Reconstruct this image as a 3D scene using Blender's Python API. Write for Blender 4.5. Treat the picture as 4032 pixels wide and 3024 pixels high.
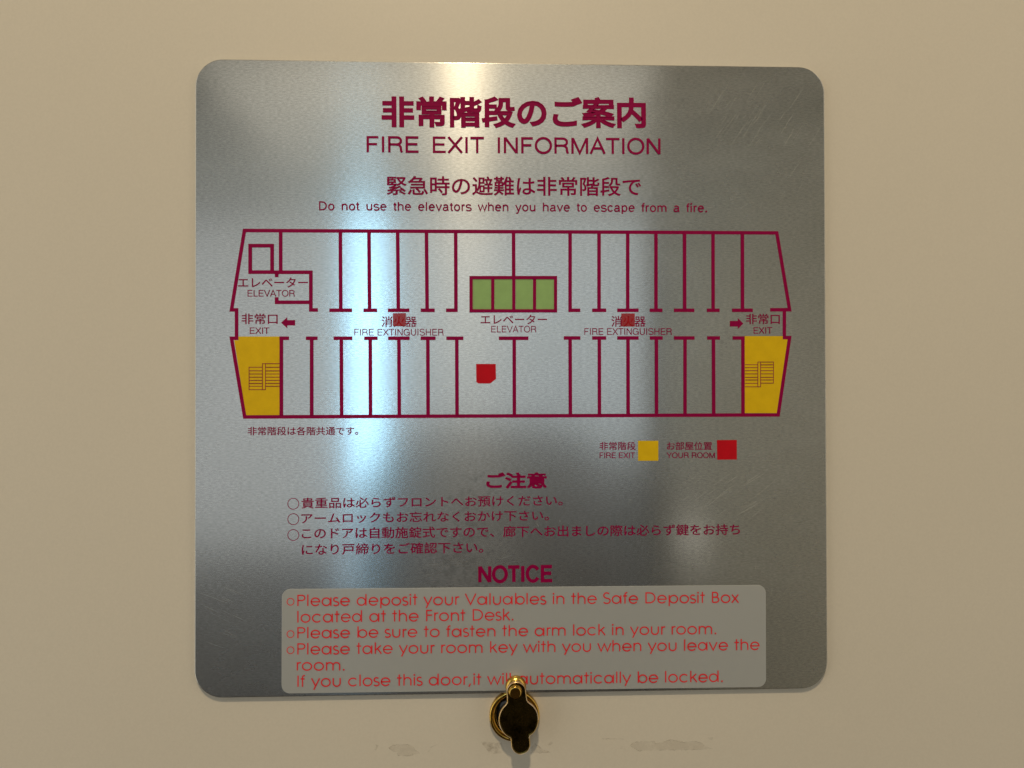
import bpy, math, random
from mathutils import Vector, Matrix, noise

for o in list(bpy.data.objects):
    bpy.data.objects.remove(o, do_unlink=True)
random.seed(7)
sc = bpy.context.scene
COL = sc.collection
MM = 0.001
Z0 = 1.6                       # the middle of the plate is 1.6 m above the floor; door face looks towards -Y

# ------------------------------------------------------------------ camera
cd = bpy.data.cameras.new("camera")
cam = bpy.data.objects.new("camera", cd)
COL.objects.link(cam)
rx, up, bk = Vector((0.99938, -0.035157, -0.001907)), Vector((0.001608, -0.008522, 0.999962)), Vector((-0.035172, -0.999345, -0.00846))
cam.matrix_world = Matrix(((rx.x, up.x, bk.x, -0.009496), (rx.y, up.y, bk.y, -0.241544), (rx.z, up.z, bk.z, Z0 - 0.004269), (0, 0, 0, 1)))
cd.sensor_width = 36.0
cd.lens = 3000.0 / 4032.0 * 36.0
cd.clip_start = 0.005
cd.clip_end = 50
sc.camera = cam

# ------------------------------------------------------------------ world, lamps, exposure
w = bpy.data.worlds.new("World")
sc.world = w
w.use_nodes = True
w.node_tree.nodes["Background"].inputs[0].default_value = (0.30, 0.285, 0.225, 1)
w.node_tree.nodes["Background"].inputs[1].default_value = 0.6
sc.view_settings.view_transform = 'Standard'
sc.view_settings.look = 'None'
sc.view_settings.gamma = 1.0
sc.view_settings.exposure = 0.0


def area(name, loc, target, sx, sy, radiance, color, shape='RECTANGLE', spread=180):
    l = bpy.data.lights.new(name, 'AREA')
    l.shape = shape
    l.size, l.size_y = sx, sy
    l.color = color
    l.spread = math.radians(spread)
    a = sx * sy * (math.pi / 4 if shape in ('ELLIPSE', 'DISK') else 1)
    l.energy = radiance * a * math.pi
    o = bpy.data.objects.new(name, l)
    COL.objects.link(o)
    o.location = loc
    d = Vector(target) - Vector(loc)
    o.rotation_euler = d.to_track_quat('-Z', 'Y').to_euler()
    return o


# warm lamp in the entrance ceiling, above and in front of the door
area("ceiling_lamp", (-0.040, -0.68, 2.40), (-0.03, 0, 1.6), 0.055, 0.055, 900.0, (1.0, 0.81, 0.54), 'ELLIPSE')
# daylight at the far end of the room: a bright gap and the sheer curtains each side of it
FY = -3.5
area("window_gap", (-0.585, FY, 1.80), (-0.585, 0, 1.80), 0.19, 1.27, 5.4, (0.40, 0.74, 1.0))
area("window_gap_low", (-0.62, FY, 0.88), (-0.62, 0, 0.88), 0.26, 0.56, 0.7, (0.70, 0.86, 1.0))
area("curtain_glow_left", (-1.16, FY, 1.62), (-1.16, 0, 1.62), 0.94, 1.62, 0.72, (0.90, 0.95, 0.98))
area("curtain_glow_right", (0.16, FY, 1.86), (0.16, 0, 1.86), 1.26, 1.16, 0.88, (0.80, 0.92, 1.0))
area("far_lamp", (0.74, -2.5, 1.06), (0.70, 0, 1.3), 0.12, 0.08, 1.3, (1.0, 0.95, 0.85))
# added fill lights in place of bounce from the rest of the hotel room
area("room_bounce_left", (-1.10, -0.5, 1.6), (0, 0, 1.6), 0.8, 1.6, 1.25, (0.95, 0.93, 0.84))
area("room_bounce_right", (0.82, -0.45, 1.7), (0, 0, 1.6), 0.65, 1.6, 0.75, (1.0, 0.93, 0.80))
area("room_fill", (-0.15, -2.3, 2.44), (-0.15, -2.3, 0), 1.2, 1.2, 1.7, (1.0, 0.93, 0.80), spread=150)  # added fill at ceiling height that brightens the walls

# measured layout in mm
TEXTS = [
    ('cjk', '非常階段のご案内', 0.034, -42.079, 78.909, 84.166, 10.087, 0.359, {'label': 'large bold crimson Japanese heading at the top of the plate'}),
    ('lat', 'FIRE EXIT INFORMATION', 0.76, -46.82, 71.057, 93.546, 5.06, 0.111, {'sp': 0.46, 'tr': 0.0, 'label': 'wide crimson capitals FIRE EXIT INFORMATION'}),
    ('cjk', '緊急時の避難は非常階段で', 0.014, -40.587, 57.491, 81.061, 6.147, 0.171, {}),
    ('lat', 'Do not use the elevators when you have to escape from a fire.', 0.42, -61.828, 52.627, 123.441, 2.733, 0.079, {'sp': 0.44, 'tr': 0.03}),
    ('cjk', 'エレベーター', 0.011, -86.883, 28.154, 21.716, 3.201, 0.163, {}),
    ('lat', 'ELEVATOR', 0.25, -83.933, 25.35, 14.687, 2.034, 0.139, {}),
    ('cjk', '非常口', 0.011, -85.803, 16.654, 11.204, 3.372, 0.066, {}),
    ('lat', 'EXIT', 0.25, -83.237, 13.63, 6.157, 1.989, 0.04, {}),
    ('cjk', '消火器', 0.011, -42.193, 15.834, 11.131, 3.394, 0.059, {}),
    ('lat', 'FIRE EXTINGUISHER', 0.25, -50.658, 13.131, 28.062, 2.085, 0.036, {}),
    ('cjk', 'エレベーター', 0.011, -10.917, 16.74, 21.076, 3.06, 0.066, {}),
    ('lat', 'ELEVATOR', 0.25, -7.559, 14.164, 14.334, 2.055, 0.044, {}),
    ('cjk', '消火器', 0.011, 30.723, 15.952, 11.06, 3.474, 0.059, {}),
    ('lat', 'FIRE EXTINGUISHER', 0.25, 22.114, 13.397, 28.088, 2.108, 0.038, {}),
    ('cjk', '非常口', 0.011, 74.194, 16.838, 10.975, 3.363, 0.066, {}),
    ('lat', 'EXIT', 0.25, 76.641, 13.831, 6.137, 2.036, 0.041, {}),
    ('cjk', '非常階段は各階共通です。', 0.011, -83.846, -18.196, 34.389, 2.718, -0.084, {}),
    ('cjk', '非常階段', 0.011, 26.85, -23.299, 11.585, 2.633, -0.267, {}),
    ('lat', 'FIRE EXIT', 0.25, 26.869, -25.829, 11.403, 1.764, -0.288, {}),
    ('cjk', 'お部屋位置', 0.011, 48.403, -23.399, 14.616, 2.641, -0.267, {}),
    ('lat', 'YOUR ROOM', 0.25, 48.316, -25.937, 15.602, 1.769, -0.288, {}),
    ('cjk', 'ご注意', 0.035, -9.227, -35.39, 19.302, 5.228, -0.153, {}),
    ('cjk', '貴重品は必らずフロントへお預けください。', 0.011, -67.2, -41.205, 82.232, 3.382, 0.239, {}),
    ('cjk', 'アームロックもお忘れなくおかけ下さい。', 0.011, -67.198, -45.953, 77.834, 3.381, 0.289, {}),
    ('cjk', 'このドアは自動施錠式ですので、廊下へお出ましの際は必らず鍵をお持ち', 0.011, -67.053, -50.772, 138.967, 3.596, 0.043, {}),
    ('cjk', 'になり戸締りをご確認下さい。', 0.011, -67.051, -55.876, 56.848, 3.594, 0.259, {}),
    ('lat', 'NOTICE', 1.08, -11.814, -64.877, 24.01, 4.997, 0.078, {'label': 'bold crimson heading NOTICE'}),
]
NOTES = [
    ('Please deposit your Valuables in the Safe Deposit Box', -68.39, -71.611, 139.802, 3.482, -0.234),
    ('located at the Front Desk.', -68.388, -76.778, 67.598, 3.552, -0.076),
    ('Please be sure to fasten the arm lock in your room.', -68.386, -81.693, 132.311, 3.443, -0.16),
    ('Please take your room key with you when you leave the', -68.383, -86.749, 146.371, 3.478, -0.221),
    ('room.', -68.559, -91.729, 14.815, 3.441, -0.569),
    ('If you close this door,it will automatically be locked.', -68.343, -96.82, 134.322, 3.511, -0.203),
]
RINGS = [(-69.698, -39.677, 1.712, 0.2), (-69.696, -44.495, 1.712, 0.2), (-69.693, -49.456, 1.712, 0.2)]
NOTE_RINGS = [(-70.494, -70.259, 1.069, 0.24), (-70.488, -80.374, 1.068, 0.24), (-70.485, -85.393, 1.068, 0.24)]
PLAN = {
    'outline': [[-84.937, 46.084], [-88.923, 21.144], [-87.344, 21.147], [-87.334, 12.244], [-88.913, 12.243], [-84.79, -12.412], [84.488, -12.278], [88.335, 12.554], [86.629, 12.553], [86.674, 21.507], [88.38, 21.51], [84.327, 46.258]],
    'walls': [[[-73.676, 45.625], [-73.667, 32.96], 1.135], [[-55.054, 45.595], [-54.925, 21.51], 1.135], [[-58.5, 21.069], [-51.39, 21.082], 1.135], [[-46.073, 45.644], [-45.908, 21.527], 1.135], [[-47.808, 21.088], [-43.531, 21.096], 1.135], [[-37.068, 45.692], [-36.867, 21.544], 1.135], [[-40.158, 21.102], [-33.4, 21.114], 1.135], [[-27.996, 45.741], [-27.802, 21.561], 1.135], [[-29.843, 21.121], [-25.413, 21.129], 1.135], [[-18.769, 45.791], [-18.713, 21.577], 1.135], [[-21.847, 21.135], [-18.147, 21.142], 1.135], [[17.619, 45.987], [17.556, 21.645], 1.135], [[16.983, 21.205], [20.813, 21.212], 1.135], [[26.881, 46.037], [26.81, 21.662], 1.135], [[24.604, 21.218], [29.104, 21.227], 1.135], [[36.079, 46.087], [36.001, 21.679], 1.135], [[32.639, 21.233], [39.497, 21.245], 1.135], [[45.169, 46.135], [45.083, 21.696], 1.135], [[43.041, 21.252], [47.167, 21.259], 1.135], [[54.372, 46.185], [54.322, 21.713], 1.135], [[50.853, 21.266], [57.48, 21.277], 1.135], [[63.599, 46.235], [63.542, 21.73], 1.135], [[61.489, 21.285], [65.636, 21.292], 1.135], [[73.12, 46.286], [73.054, 21.748], 1.135], [[69.655, 21.299], [76.363, 21.311], 1.135], [[82.053, 21.499], [87.886, 21.509], 1.135], [[-0.415, 45.802], [-0.398, 31.993], 1.135], [[-73.439, 11.818], [-73.424, -11.886], 1.135], [[-74.039, 12.251], [-71.083, 12.252], 1.135], [[-64.002, 11.822], [-63.994, -11.915], 1.135], [[-65.806, 12.255], [-62.154, 12.257], 1.135], [[-54.753, 11.826], [-54.667, -11.943], 1.135], [[-57.164, 12.259], [-51.305, 12.262], 1.135], [[-45.695, 11.83], [-45.617, -11.971], 1.135], [[-47.595, 12.264], [-43.405, 12.266], 1.135], [[-36.7, 11.834], [-36.586, -11.998], 1.135], [[-40.076, 12.268], [-33.32, 12.271], 1.135], [[-27.594, 11.838], [-27.53, -12.026], 1.135], [[-29.851, 12.273], [-25.161, 12.275], 1.135], [[-18.464, 11.842], [-18.408, -12.053], 1.135], [[-21.77, 12.277], [-16.373, 12.28], 1.135], [[-0.262, 11.85], [-0.264, -12.109], 1.135], [[-5.159, 12.286], [4.25, 12.29], 1.135], [[17.531, 11.858], [17.558, -12.163], 1.135], [[15.509, 12.384], [20.834, 12.386], 1.135], [[26.87, 11.862], [26.845, -12.191], 1.135], [[24.579, 12.388], [29.078, 12.391], 1.135], [[36.058, 11.866], [36.025, -12.219], 1.135], [[32.611, 12.392], [39.467, 12.396], 1.135], [[45.181, 11.87], [45.14, -12.247], 1.135], [[43.055, 12.398], [47.224, 12.4], 1.135], [[54.418, 11.874], [54.324, -12.275], 1.135], [[50.82, 12.402], [57.489, 12.405], 1.135], [[63.59, 11.878], [63.577, -12.303], 1.135], [[61.542, 12.407], [65.688, 12.41], 1.135], [[73.143, 11.883], [73.079, -12.332], 1.135], [[69.794, 12.412], [73.727, 12.414], 1.135], [[-75.767, 32.996], [-63.707, 33.038], 1.135], [[-64.266, 32.516], [-64.262, 20.625], 1.135], [[-63.704, 21.147], [-62.07, 21.15], 1.135], [[-74.91, 32.479], [-74.909, 31.438], 1.135], [[-74.905, 25.155], [-74.903, 22.989], 1.135], [[-74.347, 23.553], [-64.779, 23.574], 1.135], [[-7.05, 31.051], [-7.066, 21.424], 1.048], [[-0.356, 31.073], [-0.375, 21.436], 1.048], [[6.241, 31.094], [6.22, 21.448], 1.048]],
    'lobby': [[[-83.137, 41.328], [-76.331, 41.36], [-76.324, 33.037], [-83.128, 33.013], [-83.137, 41.891]]],
    'box': [[-13.905, 31.51], [12.918, 31.599], [12.893, 21.022], [-13.92, 20.975]],
    'boxw': 1.048,
    'cells': [[-13.382, 31.031, -7.59, 21.511], [-6.525, 31.053, -0.9, 21.523], [0.191, 31.074, 5.694, 21.535], [6.768, 31.096, 12.411, 21.548]],
    'yellowL': [[-86.738, 12.806], [-73.954, 12.814], [-73.938, -11.928], [-84.364, -11.896], [-88.101, 11.639], [-86.736, 11.64]],
    'yellowR': [[73.73, 13.033], [86.093, 13.04], [86.088, 11.977], [87.659, 11.978], [84.043, -11.702], [73.618, -11.671]],
    'marker': [[-12.375, 4.159], [-6.135, 4.155], [-6.056, -0.607], [-7.892, -2.046], [-11.731, -2.04], [-12.297, -1.559]],
    'arrowL': [[-73.529, 17.144], [-71.601, 18.923], [-71.6, 17.97], [-69.156, 17.973], [-69.155, 16.283], [-71.599, 16.28], [-71.599, 15.37]],
    'arrowR': [[73.301, 17.058], [71.505, 15.287], [71.508, 16.083], [68.917, 16.08], [68.925, 17.893], [71.517, 17.896], [71.521, 18.87]],
    'legY': [[39.167, -20.385], [45.699, -20.413], [45.676, -26.795], [39.146, -26.762]],
    'legR': [[64.591, -20.287], [71.015, -20.263], [71.013, -26.54], [64.668, -26.559]],
    'stick1': [[-38.557, 20.191], [-34.485, 20.198], [-34.488, 16.059], [-38.559, 16.055]],
    'stick2': [[33.962, 20.223], [38.253, 20.23], [38.24, 16.048], [33.949, 16.044]],
    'stairs': [[[-83.44, 3.171], [-79.296, 3.167]], [[-83.439, 2.048], [-79.295, 2.044]], [[-83.438, 1.054], [-79.294, 1.049]], [[-83.437, 0.061], [-79.293, 0.055]], [[-83.436, -0.933], [-79.292, -0.939]], [[-83.435, -1.883], [-79.292, -1.889]], [[-83.434, -2.79], [-79.291, -2.797]], [[-83.433, -3.869], [-79.29, -3.877]], [[-83.441, 3.257], [-83.433, -3.956]], [[-78.356, 4.291], [-73.906, 4.288]], [[-78.355, 3.167], [-73.905, 3.163]], [[-78.354, 2.043], [-73.904, 2.038]], [[-78.354, 1.048], [-73.903, 1.043]], [[-78.353, 0.054], [-73.903, 0.048]], [[-78.352, -0.94], [-73.902, -0.946]], [[-78.351, -1.891], [-73.901, -1.898]], [[-78.35, -2.798], [-73.901, -2.806]], [[-79.297, 4.378], [-79.29, -3.963]], [[-78.356, 4.377], [-78.349, -3.965]], [[-79.297, 4.291], [-78.356, 4.291]], [[-79.29, -3.877], [-78.349, -3.879]], [[73.778, 3.835], [77.937, 3.833]], [[73.773, 2.907], [77.933, 2.904]], [[73.769, 1.935], [77.928, 1.931]], [[73.764, 0.918], [77.924, 0.914]], [[73.759, -0.187], [77.918, -0.192]], [[73.755, -1.026], [77.914, -1.032]], [[73.75, -2.131], [77.909, -2.137]], [[73.745, -3.235], [77.904, -3.243]], [[77.942, 4.806], [77.904, -3.331]], [[78.837, 4.805], [78.799, -3.333]], [[78.837, 4.717], [83.092, 4.714]], [[78.832, 3.832], [83.088, 3.829]], [[78.828, 2.903], [83.083, 2.899]], [[78.823, 1.93], [83.079, 1.926]], [[78.819, 0.913], [83.074, 0.908]], [[78.813, -0.193], [83.068, -0.199]], [[78.809, -1.033], [83.064, -1.039]], [[78.805, -2.05], [83.059, -2.057]], [[83.048, 4.803], [83.014, -2.145]], [[77.941, 4.717], [78.837, 4.717]], [[77.904, -3.243], [78.799, -3.244]]],
    'notice': [[-73.274, -66.352], [80.252, -66.678], [80.019, -99.224], [-73.217, -98.892]],
    'tape': [[[-40.107, -117.034], [-38.222, -116.26], [-34.719, -116.108], [-32.832, -116.628], [-31.754, -117.997], [-30.405, -119.155], [-32.294, -119.443], [-33.643, -119.849], [-37.146, -119.675], [-37.684, -118.695], [-39.3, -118.018]], [[5.414, -116.136], [7.048, -117.359], [9.228, -119.027], [10.865, -119.601], [4.861, -119.597]], [[36.646, -117.629], [38.301, -116.733], [44.365, -116.625], [44.914, -117.399], [47.676, -116.903], [49.888, -116.179], [53.755, -117.232], [56.523, -116.9], [59.291, -117.333], [60.949, -118.621], [63.718, -119.383], [55.959, -119.622], [47.666, -119.523], [39.393, -119.588], [37.743, -118.739]]],
    'tapef': [[[-44.678, -115.765], [-43.334, -116.166], [-43.604, -116.969], [-44.303, -118.141], [-44.733, -117.756], [-44.141, -116.959]], [[-24.459, -116.133], [-26.623, -117.282], [-28.246, -119.519], [-27.163, -117.272]], [[-11.184, -115.672], [-4.392, -116.337], [-3.852, -118.514], [-5.214, -119.734], [-8.203, -119.678], [-9.829, -117.591]], [[10.052, -117.143], [11.42, -116.136], [11.966, -116.472], [10.597, -117.424]], [[27.307, -115.336], [34.451, -115.628], [34.725, -115.96], [27.581, -115.559]], [[33.618, -118.119], [36.093, -118.437], [35.815, -119.249], [33.616, -118.827]], [[61.792, -115.737], [63.456, -115.767], [63.175, -116.638], [62.178, -116.401]]],
}
VIEW = {'flange': (-0.385, -107.239, 7.952), 'post': (-0.341, -97.425, 3.107), 'hub': (-0.017, -97.544, 3.029), 'rivet': (-0.347, -97.582, 1.712), 'disc': (0.669, -106.247, 6.211), 'tail': (1.313, -113.983, 3.007), 'post_front': [-0.017, -97.544]}


# ------------------------------------------------------------------ helpers
def lk(o, parent=None):
    COL.objects.link(o)
    if parent is not None:
        o.parent = parent
    return o


def empty(name, label, cat, loc=(0, 0, 0)):
    o = lk(bpy.data.objects.new(name, None))
    o.location = loc
    o.empty_display_size = 0.01
    o['label'] = label
    o['category'] = cat
    return o


def mesh(name, verts, faces, mat, parent=None, smooth=False):
    me = bpy.data.meshes.new(name)
    me.from_pydata(verts, [], faces)
    me.materials.append(mat)
    if smooth:
        for p in me.polygons:
            p.use_smooth = True
    me.update()
    return lk(bpy.data.objects.new(name, me), parent)


def W3(u, v, h):
    """plate coordinates in mm (right, up, out of the door) -> metres, local to the plate centre"""
    return (u * MM, -h * MM, v * MM)


class Flat:
    """collects flat print laid a hair above the plate"""
    def __init__(self):
        self.v, self.f, self.n = [], [], 0

    def poly(self, pts, h):
        b = len(self.v)
        a = sum(pts[i][0] * pts[(i + 1) % len(pts)][1] - pts[(i + 1) % len(pts)][0] * pts[i][1] for i in range(len(pts)))
        if a < 0:
            pts = list(reversed(pts))
        self.v += [W3(p[0], p[1], h) for p in pts]
        self.f.append(tuple(range(b, b + len(pts))))

    def strip(self, pts, wd, h, closed=False):
        n = len(pts)
        P = [Vector(p) for p in pts]
        L, R = [], []
        for i in range(n):
            if closed:
                a, b, c = P[i - 1], P[i], P[(i + 1) % n]
            else:
                a, b, c = P[max(i - 1, 0)], P[i], P[min(i + 1, n - 1)]
            d1 = (b - a).normalized() if (b - a).length > 1e-9 else (c - b).normalized()
            d2 = (c - b).normalized() if (c - b).length > 1e-9 else d1
            n1, n2 = Vector((-d1.y, d1.x)), Vector((-d2.y, d2.x))
            m = n1 + n2
            m = n1 if m.length < 1e-6 else m.normalized()
            k = wd / 2 / max(m.dot(n1), 0.5)
            L.append(b + m * k)
            R.append(b - m * k)
        b0 = len(self.v)
        for l, r in zip(L, R):
            self.v += [W3(l.x, l.y, h), W3(r.x, r.y, h)]
        for i in range(n if closed else n - 1):
            j = (i + 1) % n
            self.f.append((b0 + 2 * i, b0 + 2 * i + 1, b0 + 2 * j + 1, b0 + 2 * j))

    def build(self, name, mat, parent):
        return mesh(name, self.v, self.f, mat, parent)


def rounded(cx, cy, hx, hy, r, n=10):
    pts = []
    for sx, sy, a0 in ((1, 1, 0), (-1, 1, 90), (-1, -1, 180), (1, -1, 270)):
        for i in range(n + 1):
            a = math.radians(a0 + 90 * i / n)
            pts.append((cx + sx * (hx - r) + r * math.cos(a), cy + sy * (hy - r) + r * math.sin(a)))
    return pts


def loft(name, rings, mat, parent, cap0=False, cap1=True, smooth=False):
    """rings: list of (points, h); all rings have the same number of points"""
    v, f = [], []
    n = len(rings[0][0])
    for pts, h in rings:
        v += [W3(p[0], p[1], h if not callable(h) else h(p)) for p in pts]
    for k in range(len(rings) - 1):
        for i in range(n):
            j = (i + 1) % n
            f.append((k * n + i, k * n + j, (k + 1) * n + j, (k + 1) * n + i))
    if cap1:
        f.append(tuple((len(rings) - 1) * n + i for i in range(n)))
    if cap0:
        f.append(tuple(reversed(range(n))))
    o = mesh(name, v, f, mat, parent, smooth)
    return o


def inset(pts, d):
    n = len(pts)
    out = []
    for i in range(n):
        a, b, c = Vector(pts[i - 1]), Vector(pts[i]), Vector(pts[(i + 1) % n])
        d1, d2 = (b - a).normalized(), (c - b).normalized()
        m = (Vector((-d1.y, d1.x)) + Vector((-d2.y, d2.x))).normalized()
        k = d / max(m.dot(Vector((-d1.y, d1.x))), 0.4)
        out.append((b.x + m.x * k, b.y + m.y * k))
    return out


# ------------------------------------------------------------------ materials
def newmat(name):
    m = bpy.data.materials.new(name)
    m.use_nodes = True
    nt = m.node_tree
    return m, nt, nt.nodes["Principled BSDF"], nt.nodes["Material Output"]


def N(nt, t, **kw):
    n = nt.nodes.new(t)
    for k, v in kw.items():
        setattr(n, k, v)
    return n


def ramp(nt, src, stops):
    r = N(nt, 'ShaderNodeValToRGB')
    while len(r.color_ramp.elements) < len(stops):
        r.color_ramp.elements.new(0.5)
    for e, (p, c) in zip(r.color_ramp.elements, stops):
        e.position = p
        e.color = c if len(c) == 4 else (*c, 1)
    nt.links.new(src, r.inputs[0])
    return r


def noise_tex(nt, scale, vec_scale=(1, 1, 1), detail=4, rough=0.6, rot=(0, 0, 0)):
    tc = N(nt, 'ShaderNodeTexCoord')
    mp = N(nt, 'ShaderNodeMapping')
    mp.inputs['Scale'].default_value = vec_scale
    mp.inputs['Rotation'].default_value = rot
    nt.links.new(tc.outputs['Object'], mp.inputs[0])
    t = N(nt, 'ShaderNodeTexNoise')
    t.inputs['Scale'].default_value = scale
    t.inputs['Detail'].default_value = detail
    t.inputs['Roughness'].default_value = rough
    nt.links.new(mp.outputs[0], t.inputs['Vector'])
    return t


def door_material():
    m, nt, b, out = newmat("cream_door_enamel")
    n1 = noise_tex(nt, 3.0, detail=3)
    r = ramp(nt, n1.outputs[0], [(0.3, (0.505, 0.462, 0.388)), (0.7, (0.535, 0.490, 0.413))])
    n3 = noise_tex(nt, 1500, detail=2)
    mx = N(nt, 'ShaderNodeMixRGB', blend_type='MULTIPLY')
    mx.inputs[0].default_value = 0.22
    r3 = ramp(nt, n3.outputs[0], [(0.3, (0.8, 0.8, 0.8)), (0.7, (1, 1, 1))])
    nt.links.new(r.outputs[0], mx.inputs[1])
    nt.links.new(r3.outputs[0], mx.inputs[2])
    nt.links.new(mx.outputs[0], b.inputs['Base Color'])
    b.inputs['Roughness'].default_value = 0.42
    b.inputs['Specular IOR Level'].default_value = 0.35
    n2 = noise_tex(nt, 220, detail=3)
    bp = N(nt, 'ShaderNodeBump')
    bp.inputs['Strength'].default_value = 0.06
    bp.inputs['Distance'].default_value = 0.0003
    nt.links.new(n2.outputs[0], bp.inputs['Height'])
    nt.links.new(bp.outputs[0], b.inputs['Normal'])
    return m


def brushed_material(name="brushed_aluminium", side=False):
    m, nt, b, out = newmat(name)
    b.inputs['Metallic'].default_value = 1.0
    grain = noise_tex(nt, 1.0, (750, 750, 3000), detail=3, rough=0.65)      # short horizontal grain
    cloud = noise_tex(nt, 14, detail=4)
    r = ramp(nt, grain.outputs[0], [(0.32, (0.45, 0.45, 0.432)), (0.68, (0.64, 0.64, 0.615))])
    rc = ramp(nt, cloud.outputs[0], [(0.3, (0.93, 0.93, 0.92)), (0.7, (1, 1, 1))])
    mx = N(nt, 'ShaderNodeMixRGB', blend_type='MULTIPLY')
    mx.inputs[0].default_value = 1.0
    nt.links.new(r.outputs[0], mx.inputs[1])
    nt.links.new(rc.outputs[0], mx.inputs[2])
    spots = noise_tex(nt, 330, detail=4, rough=0.7)
    zone = noise_tex(nt, 24, detail=2)
    add = N(nt, 'ShaderNodeMath', operation='ADD')
    nt.links.new(spots.outputs[0], add.inputs[0])
    nt.links.new(zone.outputs[0], add.inputs[1])
    mr = N(nt, 'ShaderNodeMapRange')
    mr.inputs['From Min'].default_value = 1.16
    mr.inputs['From Max'].default_value = 1.30
    mr.inputs['To Min'].default_value = 1.0
    mr.inputs['To Max'].default_value = 0.80
    tcz = N(nt, 'ShaderNodeTexCoord')
    dist = N(nt, 'ShaderNodeVectorMath', operation='DISTANCE')
    dist.inputs[1].default_value = (-0.008, 0.0, -0.056)
    nt.links.new(tcz.outputs['Object'], dist.inputs[0])
    near = N(nt, 'ShaderNodeMapRange')
    near.inputs['From Min'].default_value = 0.008
    near.inputs['From Max'].default_value = 0.034
    near.inputs['To Min'].default_value = 0.10
    near.inputs['To Max'].default_value = -0.12
    nt.links.new(dist.outputs['Value'], near.inputs['Value'])
    ad2 = N(nt, 'ShaderNodeMath', operation='ADD')
    nt.links.new(add.outputs[0], ad2.inputs[0])
    nt.links.new(near.outputs[0], ad2.inputs[1])
    nt.links.new(ad2.outputs[0], mr.inputs['Value'])
    mst = N(nt, 'ShaderNodeMixRGB', blend_type='MULTIPLY')
    mst.inputs[0].default_value = 1.0
    nt.links.new(mx.outputs[0], mst.inputs[1])
    nt.links.new(mr.outputs[0], mst.inputs[2])
    mx = mst
    nt.links.new(mx.outputs[0], b.inputs['Base Color'])
    b.inputs['Roughness'].default_value = 0.42
    g = N(nt, 'ShaderNodeBsdfAnisotropic')
    g.inputs['Roughness'].default_value = 0.188
    g.inputs['Anisotropy'].default_value = 0.66
    g2 = N(nt, 'ShaderNodeBsdfAnisotropic')
    g2.inputs['Roughness'].default_value = 0.126
    g2.inputs['Anisotropy'].default_value = 0.25
    tg = N(nt, 'ShaderNodeTangent', direction_type='RADIAL', axis='Z')
    for q in (g, g2):
        nt.links.new(tg.outputs[0], q.inputs['Tangent'])
        nt.links.new(mx.outputs[0], q.inputs['Color'])
    gm = N(nt, 'ShaderNodeMixShader')
    gm.inputs[0].default_value = 0.60
    nt.links.new(g.outputs[0], gm.inputs[1])
    nt.links.new(g2.outputs[0], gm.inputs[2])
    ms = N(nt, 'ShaderNodeMixShader')
    wipe = noise_tex(nt, 1.0, (16, 16, 34), detail=5, rough=0.6, rot=(0, 0.5, 0))
    rw = ramp(nt, wipe.outputs[0], [(0.35, (0.70, 0.70, 0.70)), (0.65, (0.84, 0.84, 0.84))])
    nt.links.new(rw.outputs[0], ms.inputs[0])
    nt.links.new(b.outputs[0], ms.inputs[1])
    nt.links.new(gm.outputs[0], ms.inputs[2])
    nt.links.new(ms.outputs[0], out.inputs[0])
    wv = noise_tex(nt, 1.0, (800, 800, 2600), detail=2)
    bp = N(nt, 'ShaderNodeBump')
    bp.inputs['Strength'].default_value = 0.12
    bp.inputs['Distance'].default_value = 0.00004
    nt.links.new(wv.outputs[0], bp.inputs['Height'])
    nt.links.new(bp.outputs[0], b.inputs['Normal'])
    nt.links.new(bp.outputs[0], g.inputs['Normal'])
    nt.links.new(bp.outputs[0], g2.inputs['Normal'])
    return m


def paint(name, col, rough=0.3, spec=0.4, mottled=0.0, alpha=1.0):
    m, nt, b, out = newmat(name)
    n = noise_tex(nt, 300, detail=3)
    lo = tuple(c * (1 - 0.10 - mottled) for c in col)
    r = ramp(nt, n.outputs[0], [(0.3, lo), (0.7, col)])
    nt.links.new(r.outputs[0], b.inputs['Base Color'])
    b.inputs['Roughness'].default_value = rough
    b.inputs['Specular IOR Level'].default_value = spec
    b.inputs['Alpha'].default_value = alpha
    return m


def brass_material(name, dark=0.0, rough=0.16, pale=0.0):
    m, nt, b, out = newmat(name)
    b.inputs['Metallic'].default_value = 1.0
    n = noise_tex(nt, 260, detail=5, rough=0.7)
    c1 = tuple(c * (1 - dark) for c in (0.80, 0.52 + 0.3 * pale, 0.12 + 0.8 * pale))
    c0 = tuple(c * (1 - dark) * (0.75 + pale * 0.5 - dark * 0.75) for c in (0.62, 0.38, 0.08))
    r = ramp(nt, n.outputs[0], [(0.35, c0), (0.62, c1)])
    nt.links.new(r.outputs[0], b.inputs['Base Color'])
    rr = ramp(nt, n.outputs[0], [(0.3, (rough + 0.08,) * 3), (0.7, (rough,) * 3)])
    nt.links.new(rr.outputs[0], b.inputs['Roughness'])
    bp = N(nt, 'ShaderNodeBump')
    bp.inputs['Strength'].default_value = 0.10
    bp.inputs['Distance'].default_value = 0.00006
    nt.links.new(n.outputs[0], bp.inputs['Height'])
    nt.links.new(bp.outputs[0], b.inputs['Normal'])
    return m


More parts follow.
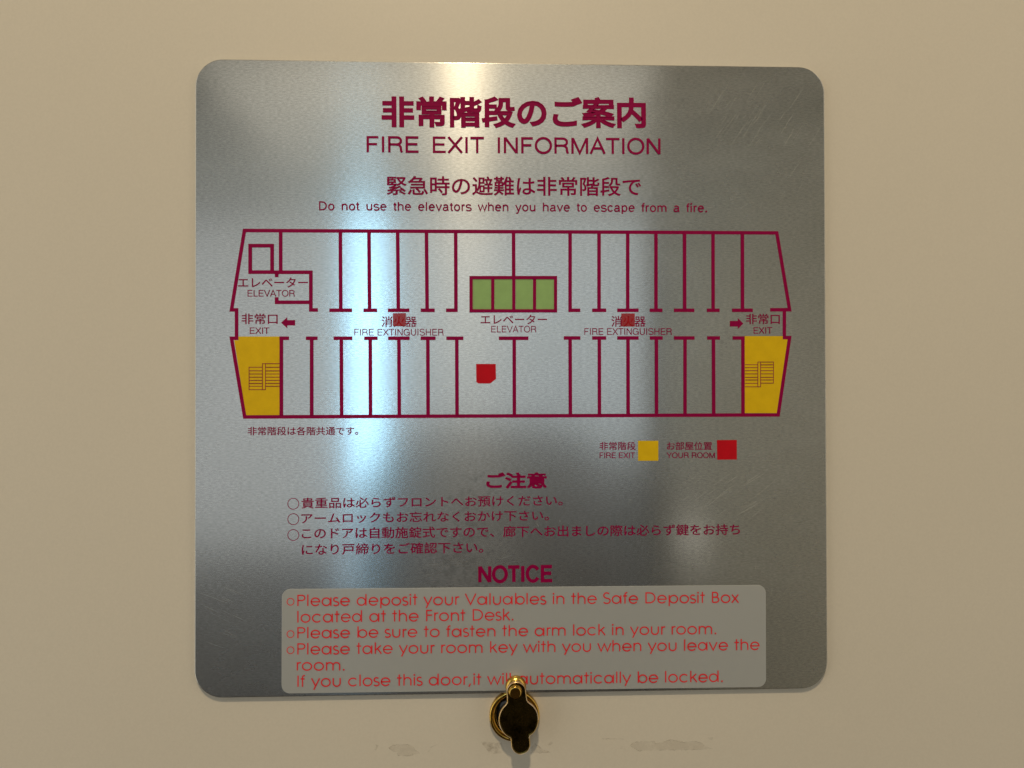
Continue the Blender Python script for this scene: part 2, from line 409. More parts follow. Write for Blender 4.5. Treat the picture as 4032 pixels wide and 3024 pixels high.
M_DOOR = door_material()
M_PLATE = brushed_material()
M_INK = paint("crimson_ink", (0.215, 0.0006, 0.044), 0.5, 0.06)
M_YEL = paint("yellow_ink", (0.58, 0.375, 0.004), 0.5, 0.12)
M_GRN = paint("green_ink", (0.225, 0.36, 0.125), 0.45, 0.2)
M_RED = paint("red_ink", (0.42, 0.003, 0.010), 0.5, 0.1)
M_RFILM = paint("red_film", (0.34, 0.006, 0.008), 0.5, 0.08, alpha=0.74)
M_NOTE_INK = paint("notice_red_ink", (0.62, 0.014, 0.024), 0.5, 0.25)
M_BRASS = brass_material("polished_brass", rough=0.12)
M_POST = brass_material("satin_brass", rough=0.20)
M_RIM = brass_material("worn_brass_rim", rough=0.30, pale=0.45)
M_BRASS_D = brass_material("dark_reflection_brass", dark=0.83, rough=0.24)  # dark mirror reflection painted into the base colour, over mottled brass
M_SCR = paint("bare_scratch", (0.62, 0.62, 0.55), 0.5, 0.6, alpha=0.4)


def film_material():
    m, nt, b, out = newmat("frosted_clear_film")
    b.inputs['Base Color'].default_value = (0.42, 0.43, 0.425, 1)
    b.inputs['Roughness'].default_value = 0.38
    b.inputs['Alpha'].default_value = 0.64
    return m


def tape_material(name, amount, thr):
    m, nt, b, out = newmat(name)
    b.inputs['Base Color'].default_value = (0.30, 0.24, 0.17, 1)
    b.inputs['Roughness'].default_value = 0.5
    n = noise_tex(nt, 420, detail=6, rough=0.7)
    r = ramp(nt, n.outputs[0], [(thr, (0, 0, 0)), (thr + 0.22, (amount,) * 3)])
    nt.links.new(r.outputs[0], b.inputs['Alpha'])
    return m


M_FILM = film_material()
M_TAPE = tape_material("dried_tape_glue", 0.10, 0.30)
M_TAPE2 = tape_material("faint_glue_dirt", 0.30, 0.44)

# ------------------------------------------------------------------ the door, the setting
DH = -1.6                                                    # door face, mm behind the plate face
door = mesh("door", [], [], M_DOOR)
v, f = [], []
X0, X1, ZB, ZT, TK = -0.42, 0.44, -1.598, 0.42, 0.040
pts = [(X0, ZB), (X1, ZB), (X1, ZT), (X0, ZT)]
for y in (-DH * MM, -DH * MM + TK):
    v += [(p[0], y, p[1]) for p in pts]
f = [(0, 1, 2, 3), (7, 6, 5, 4), (0, 4, 5, 1), (1, 5, 6, 2), (2, 6, 7, 3), (3, 7, 4, 0)]
me = bpy.data.meshes.new("door")
me.from_pydata(v, [], f)
me.materials.append(M_DOOR)
door.data = me
door.location = (0, 0, Z0)
door['kind'] = 'structure'

# the hotel room behind the camera, which the metal mirrors
M_WALL = paint("room_wall", (0.66, 0.60, 0.48), 0.7, 0.2)
M_CEIL = paint("room_ceiling", (0.60, 0.57, 0.50), 0.8, 0.2)
M_FLOOR = paint("room_carpet", (0.075, 0.05, 0.035), 0.9, 0.1)
M_DARK = paint("dark_wood", (0.15, 0.095, 0.06), 0.5, 0.3)


def quad(name, pts, mat):
    o = mesh(name, pts, [(0, 1, 2, 3)], mat)
    o['kind'] = 'structure'
    return o


quad("floor", [(-3, 2, 0), (3, 2, 0), (3, -5, 0), (-3, -5, 0)], M_FLOOR)
quad("ceiling", [(-3, 2, 2.46), (-3, -5, 2.46), (3, -5, 2.46), (3, 2, 2.46)], M_CEIL)
quad("wall_left", [(-1.66, 0.0, 0), (-1.66, -3.6, 0), (-1.66, -3.6, 2.46), (-1.66, 0.0, 2.46)], M_WALL)
quad("wall_right", [(0.86, 0.0, 0), (0.86, 0.0, 2.46), (0.86, -3.6, 2.46), (0.86, -3.6, 0)], M_WALL)
quad("wall_back", [(-1.66, -3.58, 0), (0.86, -3.58, 0), (0.86, -3.58, 2.46), (-1.66, -3.58, 2.46)], M_DARK)

# unseen arched slab added before the window for the dark reflection low in plate
hb = [(-0.57, 0.0)] + [(-0.57 + 0.42 * (1 - math.cos(a)), 1.08 + 0.36 * math.sin(a)) for a in [i * math.pi / 20 for i in range(11)]] \
    + [(0.62 - 0.42 * (1 - math.cos(a)), 1.08 + 0.36 * math.sin(a)) for a in [i * math.pi / 20 for i in range(10, -1, -1)]] + [(0.62, 0.0)]
nh = len(hb)
hv = [(x_, -3.20, z_) for x_, z_ in hb] + [(x_, -3.27, z_) for x_, z_ in hb]
ho = mesh("reflection_blocker", hv, [tuple(range(nh))[::-1], tuple(range(nh, 2 * nh))] + [(i, (i + 1) % nh, (i + 1) % nh + nh, i + nh) for i in range(nh)], M_DARK)
ho['kind'] = 'structure'

# old glue and dirt left on the door under the plate
for key, mt, h in (('tape', M_TAPE, DH + 0.03), ('tapef', M_TAPE2, DH + 0.03)):
    for pl in PLAN[key]:
        # roughen the outline so that it tears like old tape
        out = []
        for i in range(len(pl)):
            a, b = Vector(pl[i]), Vector(pl[(i + 1) % len(pl)])
            st = max(1, int((b - a).length / 0.45))
            for k in range(st):
                p = a.lerp(b, k / st)
                q = noise.noise(Vector((p.x * 1.6, p.y * 1.6, 3.3)))
                out.append((p.x + q * 0.35, p.y + noise.noise(Vector((p.x * 1.9, p.y * 1.9, 9.1))) * 0.35))
        fl = Flat()
        fl.poly(out, h)
        fl.build("tape_residue", mt, door)
        if key == 'tape':
            fl = Flat()
            fl.strip(out, 0.22, h + 0.02, closed=True)
            fl.build("residue_edge", M_TAPE2, door)

# ------------------------------------------------------------------ the plate
sign = empty("sign_plate", "square brushed aluminium fire exit plate with rounded corners and crimson print on cream door", "sign", (0, 0, Z0))
OUT = rounded(0, 0, 100.2, 100.0, 8.6, 14)
loft("plate", [(OUT, -1.2), (OUT, -0.34), (inset(OUT, 0.04), -0.15), (inset(OUT, 0.12), -0.05), (inset(OUT, 0.22), -0.01), (inset(OUT, 0.30), 0.0)], M_PLATE, sign)

# floor plan: outline, room walls, stairs
WALL_W = 1.12
fl = Flat()
fl.strip(PLAN['outline'], WALL_W, 0.05, closed=True)
for i, (a, b, wd) in enumerate(PLAN['walls']):
    fl.strip([a, b], wd if wd > 0.3 else 1.12, 0.07 + 0.02 * (i % 5))
fl.strip(PLAN['lobby'][0][:4], WALL_W, 0.17, closed=True)
fl.strip(PLAN['box'], PLAN['boxw'], 0.19, closed=True)
# small fillets where a wall meets the band or its foot
fl.build("floor_plan", M_INK, sign)
for c in PLAN['cells']:
    fl = Flat()
    fl.poly([(c[0], c[1]), (c[2], c[1]), (c[2], c[3]), (c[0], c[3])], 0.05)
    fl.build("elevator_cell", M_GRN, sign)
areas = []
for key in ('yellowL', 'yellowR'):
    fl = Flat()
    fl.poly(PLAN[key], 0.03)
    areas.append(fl.build("stairwell_area", M_YEL, sign))
for half, ob in ((0, areas[0]), (1, areas[1])):
    fl = Flat()
    i = 0
    for a, b in PLAN['stairs']:
        if (a[0] > 0) == bool(half):
            fl.strip([a, b], 0.19, 0.06 + 0.02 * (i % 6))
            i += 1
    fl.build("stair_drawing", M_INK, ob)
for key, nm, mt in (('marker', 'room_marker', M_RED), ('arrowL', 'exit_arrow', M_INK), ('arrowR', 'exit_arrow', M_INK),
                    ('legY', 'legend_swatch', M_YEL), ('legR', 'legend_swatch', M_RED)):
    fl = Flat()
    fl.poly(PLAN[key], 0.06)
    o = fl.build(nm, mt, sign)
    if key == 'legY':
        o['label'] = 'yellow legend square'
    if key == 'legR':
        o['label'] = 'red legend square'
for key in ('stick1', 'stick2'):
    o = loft("red_sticker", [(PLAN[key][::-1], 0.02), (PLAN[key][::-1], 0.26)], M_RFILM, sign)
fl = Flat()
for (x, y, r, t) in RINGS:
    pass

# ------------------------------------------------------------------ lettering from the built-in font
def glyph_mesh(s, weight):
    """filled letters, made bolder by a ribbon along every outline"""
    cu = bpy.data.curves.new("lettering", 'FONT')
    cu.body = s
    cu.size = 1.0
    cu.resolution_u = 4
    o = bpy.data.objects.new("tmp", cu)
    COL.objects.link(o)
    bpy.context.view_layer.update()
    dg = bpy.context.evaluated_depsgraph_get()
    me = bpy.data.meshes.new_from_object(o.evaluated_get(dg))
    V = [(q.co.x, q.co.y, 0.0) for q in me.vertices]
    F = [tuple(p.vertices) for p in me.polygons]
    if weight > 0:
        cnt = {}
        for p in F:
            for i in range(len(p)):
                e = (p[i], p[(i + 1) % len(p)])
                cnt.setdefault((min(e), max(e)), []).append(e)
        key = {}
        def kk(i):
            return (round(V[i][0], 5), round(V[i][1], 5))
        nxt = {}
        for k_, es in cnt.items():
            if len(es) == 1:
                nxt[es[0][0]] = es[0][1]
        seen = set()
        lvl = 0
        for st in list(nxt):
            if st in seen:
                continue
            loop = []
            i = st
            while i in nxt and i not in seen:
                seen.add(i)
                loop.append(Vector(V[i][:2]))
                i = nxt[i]
            lp = [q for k_, q in enumerate(loop) if (q - loop[k_ - 1]).length > 1e-4]
            n = len(lp)
            if n < 3:
                continue
            lvl = lvl % 5 + 1
            b0 = len(V)
            for k_ in range(n):
                d1, d2 = (lp[k_] - lp[k_ - 1]).normalized(), (lp[(k_ + 1) % n] - lp[k_]).normalized()
                n1, n2 = Vector((d1.y, -d1.x)), Vector((d2.y, -d2.x))
                m = n1 + n2
                m = n1 if m.length < 1e-5 else m.normalized()
                q = lp[k_] + m * (weight / max(m.dot(n1), 0.55))
                V.append((lp[k_].x, lp[k_].y, lvl))
                V.append((q.x, q.y, lvl))
            for k_ in range(n):
                j = (k_ + 1) % n
                F.append((b0 + 2 * k_, b0 + 2 * k_ + 1, b0 + 2 * j + 1, b0 + 2 * j))
    bpy.data.objects.remove(o)
    bpy.data.meshes.remove(me)
    me = bpy.data.meshes.new("lettering")
    me.from_pydata(V, [], F)
    return me


def place_lettering(me, x, y, wd, ht, ang, h, mat, parent, latin):
    xs = [q.co.x for q in me.vertices]
    ys = [q.co.y for q in me.vertices]
    x0, x1, y0, y1 = min(xs), max(xs), (0.0 if latin else min(ys)), max(ys)
    kx, ky = wd / (x1 - x0), ht / (y1 - y0)
    a = math.radians(ang)
    ca, sa = math.cos(a), math.sin(a)
    for q in me.vertices:
        u, v_ = (q.co.x - x0) * kx, (q.co.y - y0) * ky
        q.co = W3(x + u * ca - v_ * sa, y + u * sa + v_ * ca, h + 0.02 * q.co.z)
    me.materials.clear()
    me.materials.append(mat)
    me.name = "lettering"
    return lk(bpy.data.objects.new("lettering", me), parent)


def arc(cx, cy, rx_, ry_, a0, a1, n=None):
    n = n or max(4, int(abs(a1 - a0) / 12))
    return [(cx + rx_ * math.cos(math.radians(a0 + (a1 - a0) * i / n)), cy + ry_ * math.sin(math.radians(a0 + (a1 - a0) * i / n))) for i in range(n + 1)]


def write_strokes(s, table, x, y, wd, ht, ang, t, h, mat, parent, space=None, track=0.0):
    """letters drawn as strokes of one width t (mm), fitted to the measured length and cap height"""
    strokes, dots, cx_ = [], [], 0.0
    for ch in s:
        adv, st = table[ch]
        if ch == ' ' and space:
            adv = space
        for q in st:
            strokes.append([(cx_ + p[0], p[1]) for p in q])
        if ch == 'i':
            dots.append((cx_ + 0.10, 0.685))
        if ch == '.':
            dots.append((cx_ + 0.12, 0.045))
        cx_ += adv + track
    xs = [p[0] for q in strokes for p in q] + [d[0] for d in dots]
    ky = ht / 0.72
    x0, x1 = min(xs), max(xs)
    kx = (wd - t) / (x1 - x0)
    a = math.radians(ang)
    ca, sa = math.cos(a), math.sin(a)

    def T(p):
        u, v_ = (p[0] - x0) * kx + t / 2, p[1] * ky
        return (x + u * ca - v_ * sa, y + u * sa + v_ * ca)
    fl = Flat()
    for i, q in enumerate(strokes):
        P = [T(p) for p in q]
        cl = len(P) > 8 and math.dist(P[0], P[-1]) < 1e-6
        fl.strip(P[:-1] if cl else P, t, h + 0.02 * (i % 7), closed=cl)
    for d in dots:
        cx, cy = T(d)
        fl.poly([(cx + 0.72 * t * math.cos(k * math.pi / 6), cy + 0.72 * t * math.sin(k * math.pi / 6)) for k in range(12)], h + 0.15)
    return fl.build("lettering", mat, parent)


E_ = 0.04        # half a stroke
SG = lambda w_, h_: arc(w_ / 2, h_ * 0.745, w_ * 0.36, h_ * 0.225, 20, 270, 16)[:-1] + arc(w_ / 2, h_ * 0.275, w_ * 0.40, h_ * 0.245, 90, -160, 16)
GOTH = {
    'A': (0.667, [[(0.04, 0), (0.333, 0.70), (0.627, 0)], [(0.14, 0.245), (0.53, 0.245)]]),
    'C': (0.722, [arc(0.37, 0.36, 0.285, 0.335, 32, 328, 26)]),
    'D': (0.722, [[(0.12, E_), (0.12, 0.72 - E_), (0.33, 0.72 - E_)] + arc(0.33, 0.36, 0.30, 0.32, 90, -90, 18)[1:] + [(0.09, E_)]]),
    'E': (0.667, [[(0.60, 0.72 - E_), (0.12, 0.72 - E_), (0.12, E_), (0.61, E_)], [(0.13, 0.375), (0.56, 0.375)]]),
    'F': (0.611, [[(0.56, 0.72 - E_), (0.12, 0.72 - E_), (0.12, 0)], [(0.13, 0.365), (0.50, 0.365)]]),
    'G': (0.778, [arc(0.385, 0.36, 0.305, 0.335, 35, 340, 26)[:-1] + [(0.675, 0.20), (0.675, 0.345), (0.42, 0.345)], [(0.675, 0.0), (0.675, 0.25)]]),
    'H': (0.722, [[(0.12, 0), (0.12, 0.72)], [(0.60, 0), (0.60, 0.72)], [(0.13, 0.375), (0.59, 0.375)]]),
    'I': (0.278, [[(0.139, 0), (0.139, 0.72)]]),
    'L': (0.556, [[(0.12, 0.72), (0.12, E_), (0.52, E_)]]),
    'M': (0.833, [[(0.11, 0), (0.11, 0.72)], [(0.72, 0), (0.72, 0.72)], [(0.125, 0.70), (0.415, 0.03), (0.705, 0.70)]]),
    'N': (0.722, [[(0.115, 0), (0.115, 0.72)], [(0.605, 0), (0.605, 0.72)], [(0.125, 0.70), (0.595, 0.02)]]),
    'O': (0.778, [arc(0.389, 0.36, 0.315, 0.335, 0, 360, 32)]),
    'R': (0.722, [[(0.12, 0), (0.12, 0.72 - E_), (0.42, 0.72 - E_)] + arc(0.43, 0.52, 0.17, 0.16, 90, -90, 12)[1:] + [(0.13, 0.36)], [(0.40, 0.36), (0.52, 0.34), (0.59, 0.25), (0.605, 0.10), (0.64, 0.0)]]),
    'S': (0.667, [SG(0.667, 0.72)]),
    'T': (0.611, [[(0.305, 0), (0.305, 0.68)], [(0.02, 0.72 - E_), (0.59, 0.72 - E_)]]),
    'U': (0.722, [[(0.12, 0.72), (0.12, 0.27)] + arc(0.36, 0.27, 0.24, 0.245, 180, 360, 18)[1:] + [(0.60, 0.72)]]),
    'V': (0.667, [[(0.04, 0.72), (0.333, 0.02), (0.627, 0.72)]]),
    'X': (0.667, [[(0.05, 0.72), (0.615, 0)], [(0.05, 0), (0.615, 0.72)]]),
    'Y': (0.667, [[(0.04, 0.72), (0.333, 0.30), (0.627, 0.72)], [(0.333, 0), (0.333, 0.31)]]),
    'a': (0.556, [[(0.42, 0.10), (0.42, 0.37)] + arc(0.265, 0.37, 0.155, 0.13, 0, 165, 12)[1:], [(0.42, 0.30), (0.30, 0.275)] + arc(0.21, 0.15, 0.135, 0.12, 80, 290, 14) + [(0.34, 0.06), (0.42, 0.16)], [(0.42, 0.14), (0.44, 0.05), (0.50, 0.03)]]),
    'c': (0.500, [arc(0.26, 0.265, 0.19, 0.235, 38, 322, 20)]),
    'e': (0.556, [[(0.09, 0.285), (0.47, 0.285)] + arc(0.275, 0.265, 0.198, 0.24, 6, 318, 24)]),
    'f': (0.278, [[(0.13, 0), (0.13, 0.60)] + arc(0.22, 0.60, 0.09, 0.09, 180, 85, 6)[1:] + [(0.27, 0.69)], [(0.02, 0.495), (0.26, 0.495)]]),
    'h': (0.556, [[(0.10, 0), (0.10, 0.72)], arc(0.28, 0.33, 0.18, 0.17, 180, 0, 14) + [(0.46, 0)]]),
    'i': (0.222, [[(0.10, 0), (0.10, 0.53)]]),
    'l': (0.222, [[(0.10, 0), (0.10, 0.72)]]),
    'm': (0.833, [[(0.10, 0), (0.10, 0.53)], arc(0.26, 0.34, 0.16, 0.16, 180, 0, 12) + [(0.42, 0)], arc(0.58, 0.34, 0.16, 0.16, 180, 0, 12) + [(0.74, 0)]]),
    'n': (0.556, [[(0.10, 0), (0.10, 0.53)], arc(0.28, 0.33, 0.18, 0.17, 180, 0, 14) + [(0.46, 0)]]),
    'o': (0.556, [arc(0.278, 0.265, 0.20, 0.24, 0, 360, 24)]),
    'p': (0.556, [[(0.10, -0.19), (0.10, 0.53)], arc(0.285, 0.265, 0.185, 0.235, 0, 360, 24)]),
    'r': (0.333, [[(0.10, 0), (0.10, 0.53)], arc(0.25, 0.36, 0.15, 0.13, 180, 85, 8) + [(0.31, 0.49)]]),
    's': (0.500, [SG(0.50, 0.53)]),
    't': (0.278, [[(0.13, 0.66), (0.13, 0.10), (0.15, 0.055), (0.20, 0.04), (0.26, 0.04)], [(0.02, 0.495), (0.25, 0.495)]]),
    'u': (0.556, [[(0.10, 0.53), (0.10, 0.20)] + arc(0.27, 0.20, 0.17, 0.165, 180, 360, 14)[1:], [(0.455, 0), (0.455, 0.53)]]),
    'v': (0.500, [[(0.04, 0.53), (0.25, 0.02), (0.46, 0.53)]]),
    'w': (0.722, [[(0.03, 0.53), (0.19, 0.02), (0.36, 0.51), (0.53, 0.02), (0.69, 0.53)]]),
    'y': (0.500, [[(0.04, 0.53), (0.255, 0.03)], [(0.46, 0.53), (0.24, -0.08), (0.18, -0.165), (0.08, -0.165)]]),
    '.': (0.278, []), ' ': (0.30, []),
}


for kind, s, wgt, x, y, wd, ht, ang, opt in TEXTS:
    if kind == 'cjk':
        o = place_lettering(glyph_mesh(s, wgt), x, y, wd, ht, ang, 0.08, M_INK, sign, False)
    else:
        o = write_strokes(s, GOTH, x, y, wd, ht, ang, wgt, 0.08, M_INK, sign, opt.get('sp'), opt.get('tr', 0.0))
    if 'label' in opt:
        o['label'] = opt['label']


def ring(r, t, x, y, h, mat, parent, name="bullet_ring"):
    fl = Flat()
    fl.strip([(x + r * math.cos(i * math.pi / 20), y + r * math.sin(i * math.pi / 20)) for i in range(40)], t, h, closed=True)
    return fl.build(name, mat, parent)


for (x, y, r, t) in RINGS:
    ring(r, t, x, y, 0.08, M_INK, sign)

# ------------------------------------------------------------------ the clear notice sticker, lettered in round geometric strokes
tl, tr, br, bl = [Vector(p) for p in PLAN['notice']]
c = (tl + tr + br + bl) / 4
ang = math.atan2((tr - tl).y + (br - bl).y, (tr - tl).x + (br - bl).x)
hx, hy = ((tr - tl).length + (br - bl).length) / 4, ((tl - bl).length + (tr - br).length) / 4
pts = [(c.x + p[0] * math.cos(ang) - p[1] * math.sin(ang), c.y + p[0] * math.sin(ang) + p[1] * math.cos(ang)) for p in rounded(0, 0, hx, hy, 2.6, 8)]
film = loft("notice_sticker", [(pts, 0.01), (pts, 0.16), (inset(pts, 0.07), 0.22)], M_FILM, sign)
film['label'] = 'frosted translucent sticker with red English notice'


XH, AS = 0.505, 0.72
O = lambda cx, r=0.235: arc(cx, 0.265, r, 0.245, 0, 360, 30)
S_ = lambda x, w_, h_: arc(x + w_ / 2, h_ * 0.745, w_ * 0.40, h_ * 0.235, 35, 270, 16)[:-1] + arc(x + w_ / 2, h_ * 0.255, w_ * 0.47, h_ * 0.235, 90, -150, 16)
GL = {
    'a': (0.683, [O(0.305), [(0.575, 0), (0.575, 0.54)]]),
    'b': (0.682, [[(0.11, 0), (0.11, AS + .02)], O(0.375)]),
    'c': (0.630, [arc(0.325, 0.265, 0.25, 0.245, 42, 318)]),
    'd': (0.685, [O(0.305), [(0.575, 0), (0.575, AS + .02)]]),
    'e': (0.650, [[(0.08, 0.265), (0.57, 0.265)] + arc(0.325, 0.265, 0.245, 0.245, 0, 325, 28)[1:]]),
    'f': (0.314, [[(0.14, 0), (0.14, 0.60)] + arc(0.25, 0.60, 0.11, 0.115, 180, 75, 8)[1:], [(0.03, XH), (0.27, XH)]]),
    'h': (0.600, [[(0.10, 0), (0.10, AS + .02)], arc(0.30, 0.30, 0.20, 0.21, 180, 0, 16) + [(0.50, 0)]]),
    'i': (0.210, [[(0.10, 0), (0.10, 0.54)]]),
    'k': (0.502, [[(0.10, 0), (0.10, AS + .02)], [(0.12, 0.25), (0.42, 0.54)], [(0.22, 0.345), (0.46, 0)]]),
    'l': (0.210, [[(0.10, 0), (0.10, AS + .02)]]),
    'm': (0.938, [[(0.10, 0), (0.10, 0.54)], arc(0.28, 0.33, 0.18, 0.18, 180, 0, 14) + [(0.46, 0)], arc(0.645, 0.33, 0.185, 0.18, 180, 0, 14) + [(0.83, 0)]]),
    'n': (0.600, [[(0.10, 0), (0.10, 0.54)], arc(0.30, 0.30, 0.20, 0.21, 180, 0, 16) + [(0.50, 0)]]),
    'o': (0.655, [O(0.325, 0.25)]),
    'p': (0.682, [[(0.11, -0.19), (0.11, 0.54)], O(0.375)]),
    'r': (0.310, [[(0.10, 0), (0.10, 0.54)], arc(0.25, 0.36, 0.15, 0.15, 180, 70, 8)]),
    's': (0.388, [S_(0.02, 0.33, 0.54)]),
    't': (0.339, [[(0.16, 0), (0.16, AS)], [(0.03, XH), (0.30, XH)]]),
    'u': (0.608, [[(0.10, 0.54), (0.10, 0.22)] + arc(0.30, 0.22, 0.20, 0.205, 180, 360, 16)[1:] + [(0.50, 0.54)]]),
    'v': (0.554, [[(0.04, 0.54), (0.27, 0.02), (0.50, 0.54)]]),
    'w': (0.831, [[(0.03, 0.54), (0.225, 0.02), (0.415, 0.50), (0.605, 0.02), (0.80, 0.54)]]),
    'x': (0.480, [[(0.04, 0.0), (0.43, 0.54)], [(0.05, 0.54), (0.44, 0.0)]]),
    'y': (0.536, [[(0.04, 0.54), (0.275, 0.03)], [(0.50, 0.54), (0.17, -0.19)]]),
    'B': (0.575, [[(0.12, 0.035), (0.12, 0.685), (0.28, 0.685)] + arc(0.28, 0.53, 0.15, 0.155, 90, -90, 12)[1:] + [(0.14, 0.375)],
                  [(0.14, 0.375), (0.30, 0.375)] + arc(0.31, 0.205, 0.18, 0.17, 90, -90, 12)[1:] + [(0.12, 0.035)]]),
    'D': (0.744, [[(0.12, 0.035), (0.12, 0.685), (0.30, 0.685)] + arc(0.32, 0.36, 0.33, 0.325, 90, -90, 20)[1:] + [(0.12, 0.035)]]),
    'F': (0.485, [[(0.12, 0), (0.12, 0.685), (0.43, 0.685)], [(0.13, 0.385), (0.43, 0.385)]]),
    'I': (0.226, [[(0.11, 0), (0.11, AS)]]),
    'P': (0.592, [[(0.12, 0), (0.12, 0.685), (0.32, 0.685)] + arc(0.34, 0.52, 0.175, 0.165, 90, -90, 14)[1:] + [(0.12, 0.355)]]),
    'S': (0.498, [S_(0.02, 0.43, 0.72)]),
    'V': (0.702, [[(0.04, 0.72), (0.345, 0.02), (0.65, 0.72)]]),
    ',': (0.277, [[(0.16, 0.08), (0.07, -0.12)]]),
    '.': (0.277, []), ' ': (0.31, []),
}
for (s, x, y, wd, ht, ang) in NOTES:
    write_strokes(s, GL, x, y, wd, ht, ang, 0.385, 0.26, M_NOTE_INK, film)
for (x, y, r, t) in NOTE_RINGS:
    ring(r, t, x, y, 0.26, M_NOTE_INK, film)

# ------------------------------------------------------------------ scratches worn into the plate (thin slivers of bare metal)
fl = Flat()
sw_ = [  # centre u, v, spread u, v, angle deg, angle jitter, length range, count, width
    (78, 86, 14, 9, 56, 4, 3, 15, 26, 0.07), (92, 70, 6, 12, 58, 5, 3, 9, 12, 0.06), (70, 78, 10, 8, 50, 8, 2, 7, 12, 0.05),
    (68, -38, 14, 6, 34, 6, 3, 12, 26, 0.09), (60, -47, 6, 4, 30, 6, 2, 7, 8, 0.07), (26, -20, 6, 3, 26, 8, 2, 6, 6, 0.07),
    (-92, -74, 6, 12, -24, 5, 3, 10, 22, 0.05), (-85, 56, 12, 12, -38, 9, 2, 8, 14, 0.05), (30, 84, 12, 5, 28, 6, 2, 9, 14, 0.06),
    (5, 88, 10, 5, -18, 8, 2, 6, 6, 0.05), (20, 10, 60, 60, 30, 60, 0.5, 2.5, 60, 0.07), (30, -35, 60, 30, 20, 80, 0.3, 1.6, 50, 0.09),
    (-45, 5, 20, 15, -60, 20, 1, 4, 10, 0.045), (-12, -60, 20, 4, 8, 14, 1.5, 6, 6, 0.04),
]
for (u0, v0, su, sv, a0, aj, l0, l1, nn, wdt) in sw_:
    for i in range(nn):
        u, v_ = u0 + random.uniform(-su, su), v0 + random.uniform(-sv, sv)
        a = math.radians(a0 + random.uniform(-aj, aj))
        L = random.uniform(l0, l1)
        p = [(u + L * (k / 4 - .5) * math.cos(a), v_ + L * (k / 4 - .5) * math.sin(a) + 0.05 * L * (k / 4) * (k / 4 - 1)) for k in range(5)]
        if any(abs(x_) > 99 or abs(y_) > 98.8 or (abs(x_) > 92 and abs(y_) > 92 and math.hypot(abs(x_) - 91.4, abs(y_) - 91.2) > 8) for x_, y_ in p):
            continue
        wv = wdt * random.uniform(0.5, 1.2)
        hh = 0.012 + 0.0012 * (len(fl.f) % 12)
        b0 = len(fl.v)
        n_ = Vector((-math.sin(a), math.cos(a)))
        for k, (x_, y_) in enumerate(p):
            ww = wv * (0.15, 0.8, 1.0, 0.7, 0.1)[k] / 2
            fl.v += [W3(x_ + n_.x * ww, y_ + n_.y * ww, hh), W3(x_ - n_.x * ww, y_ - n_.y * ww, hh)]
        for k in range(4):
            fl.f.append((b0 + 2 * k, b0 + 2 * k + 1, b0 + 2 * k + 3, b0 + 2 * k + 2))
o = fl.build("scratches", M_SCR, sign)
o['kind'] = 'stuff'

# ------------------------------------------------------------------ brass door viewer with swinging cover
fx, fy, fr = VIEW['flange']
vw = empty("door_viewer", "small brass peephole with swinging dark cover just under the plate", "peephole", (0, 0, Z0))


def circ(x, y, r, n=64):
    return [(x + r * math.cos(2 * math.pi * i / n), y + r * math.sin(2 * math.pi * i / n)) for i in range(n)]


def lathe(name, x, y, prof, mat, parent, n=72, sm=True):
    """profile of (radius, height mm)"""
    o = loft(name, [(circ(x, y, max(r, 0.001), n), h) for r, h in prof], mat, parent, cap1=True, smooth=sm)
    if sm:
        for p in o.data.polygons[-1:]:
            p.use_smooth = False
    return o


lathe("flange", fx, fy, [(fr, DH + 0.01), (fr, 0.0), (fr - 0.12, 0.3), (fr - 0.4, 0.42), (fr - 0.9, 0.35), (fr - 1.5, 0.0), (fr - 1.85, -0.5), (fr - 1.95, -1.1), (fr - 2.2, -1.2)], M_BRASS, vw)
m_lens, nt, b, _ = newmat("dark_glass")
b.inputs['Base Color'].default_value = (0.003, 0.003, 0.004, 1)
b.inputs['Roughness'].default_value = 0.08
lathe("lens", fx, fy, [(6.0, -1.15), (4.6, -1.1), (4.0, -0.5), (2.6, -0.1), (1.4, 0.1), (0.3, 0.15)], m_lens, vw)
px, py, pr = VIEW['post']
HX, HY, HR = VIEW['hub']
PF = 5.2 - 0.9
lathe("pivot_post", HX, HY, [(3.30, 0.25), (3.28, 1.2), (3.17, 1.6), (2.96, 1.9), (2.68, 2.11), (2.36, 2.24), (2.26, 2.30), (2.26, PF - 0.02)], M_POST, vw)


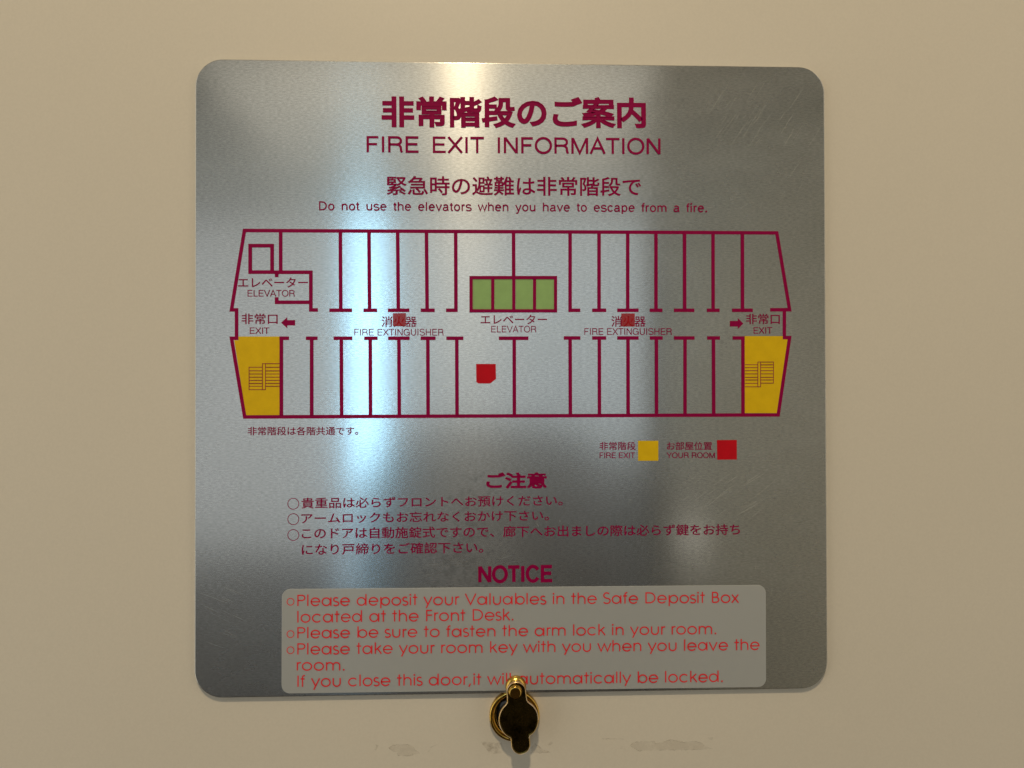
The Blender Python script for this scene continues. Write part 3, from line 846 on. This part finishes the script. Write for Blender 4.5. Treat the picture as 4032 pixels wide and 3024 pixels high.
def cover_outline(n=40):
    hub, disc, tail = VIEW['hub'], VIEW['disc'], VIEW['tail']
    H_, D_, T_ = Vector(hub[:2]), Vector(disc[:2]), Vector(tail[:2])
    ax = (T_ - H_).normalized()
    nx = Vector((-ax.y, ax.x))           # to the right-hand side when looking down the cover
    L1 = (D_ - H_).dot(ax)
    D_ = H_ + ax * L1
    L2 = (T_ - H_).length
    r1, r2, r3 = hub[2], disc[2], tail[2]
    pts = []
    # walk clockwise seen from the front: hub top arc, right side, disc, tail, back up
    half = []
    for i in range(17):
        a = math.pi * (1 - i / 16 / 2)           # from top of hub (behind) round to the side
        half.append((r1 * math.cos(a), r1 * math.sin(a)))
    d1 = math.asin(min(1, (r1 * 1.06) / r2))
    xa = L1 - r2 * math.cos(d1)
    half += [(xa * 0.45, r1 * 1.01), (xa - 0.5, r1 * 1.04), (xa - 0.12, r1 * 1.09)]
    d1b = math.asin(r1 * 1.24 / r2)
    d2 = math.asin(min(1, (r3 * 1.18) / r2))
    for i in range(33):
        a = math.pi - d1b - (math.pi - d1b - d2) * i / 32
        half.append((L1 + r2 * math.cos(a), r2 * math.sin(a)))
    xb = L1 + r2 * math.cos(d2)
    half += [(xb + 0.22, r3 * 1.04), (xb + 0.6, r3 * 0.99)]
    for i in range(17):
        a = math.pi / 2 * (1 - i / 16)
        half.append((L2 + r3 * math.cos(a), r3 * math.sin(a)))
    full = half + [(p[0], -p[1]) for p in reversed(half[1:-1])]
    P = [tuple(H_ + ax * p[0] + nx * p[1]) for p in full]
    ar = sum(P[i][0] * P[(i + 1) % len(P)][1] - P[(i + 1) % len(P)][0] * P[i][1] for i in range(len(P)))
    return P if ar > 0 else P[::-1]


CO = cover_outline()
CF = 5.2
cov = loft("cover", [(inset(CO, 0.12), CF - 1.0), (CO, CF - 0.9), (CO, CF - 0.30), (inset(CO, 0.09), CF - 0.08), (inset(CO, 0.18), CF), (inset(CO, 0.26), CF - 0.04)], M_RIM, vw, cap0=True, cap1=False)
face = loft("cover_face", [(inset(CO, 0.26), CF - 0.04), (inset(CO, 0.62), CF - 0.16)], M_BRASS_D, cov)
rxx, ryy, rr = VIEW['rivet']
rv = lathe("rivet", rxx, ryy, [(rr * 1.3, CF - 0.05), (rr * 1.3, CF + 0.10), (rr * 1.12, CF + 0.22), (rr * 1.1, CF + 0.5), (rr * 1.0, CF + 0.68), (rr * 0.9, CF + 0.72)], M_BRASS, cov)
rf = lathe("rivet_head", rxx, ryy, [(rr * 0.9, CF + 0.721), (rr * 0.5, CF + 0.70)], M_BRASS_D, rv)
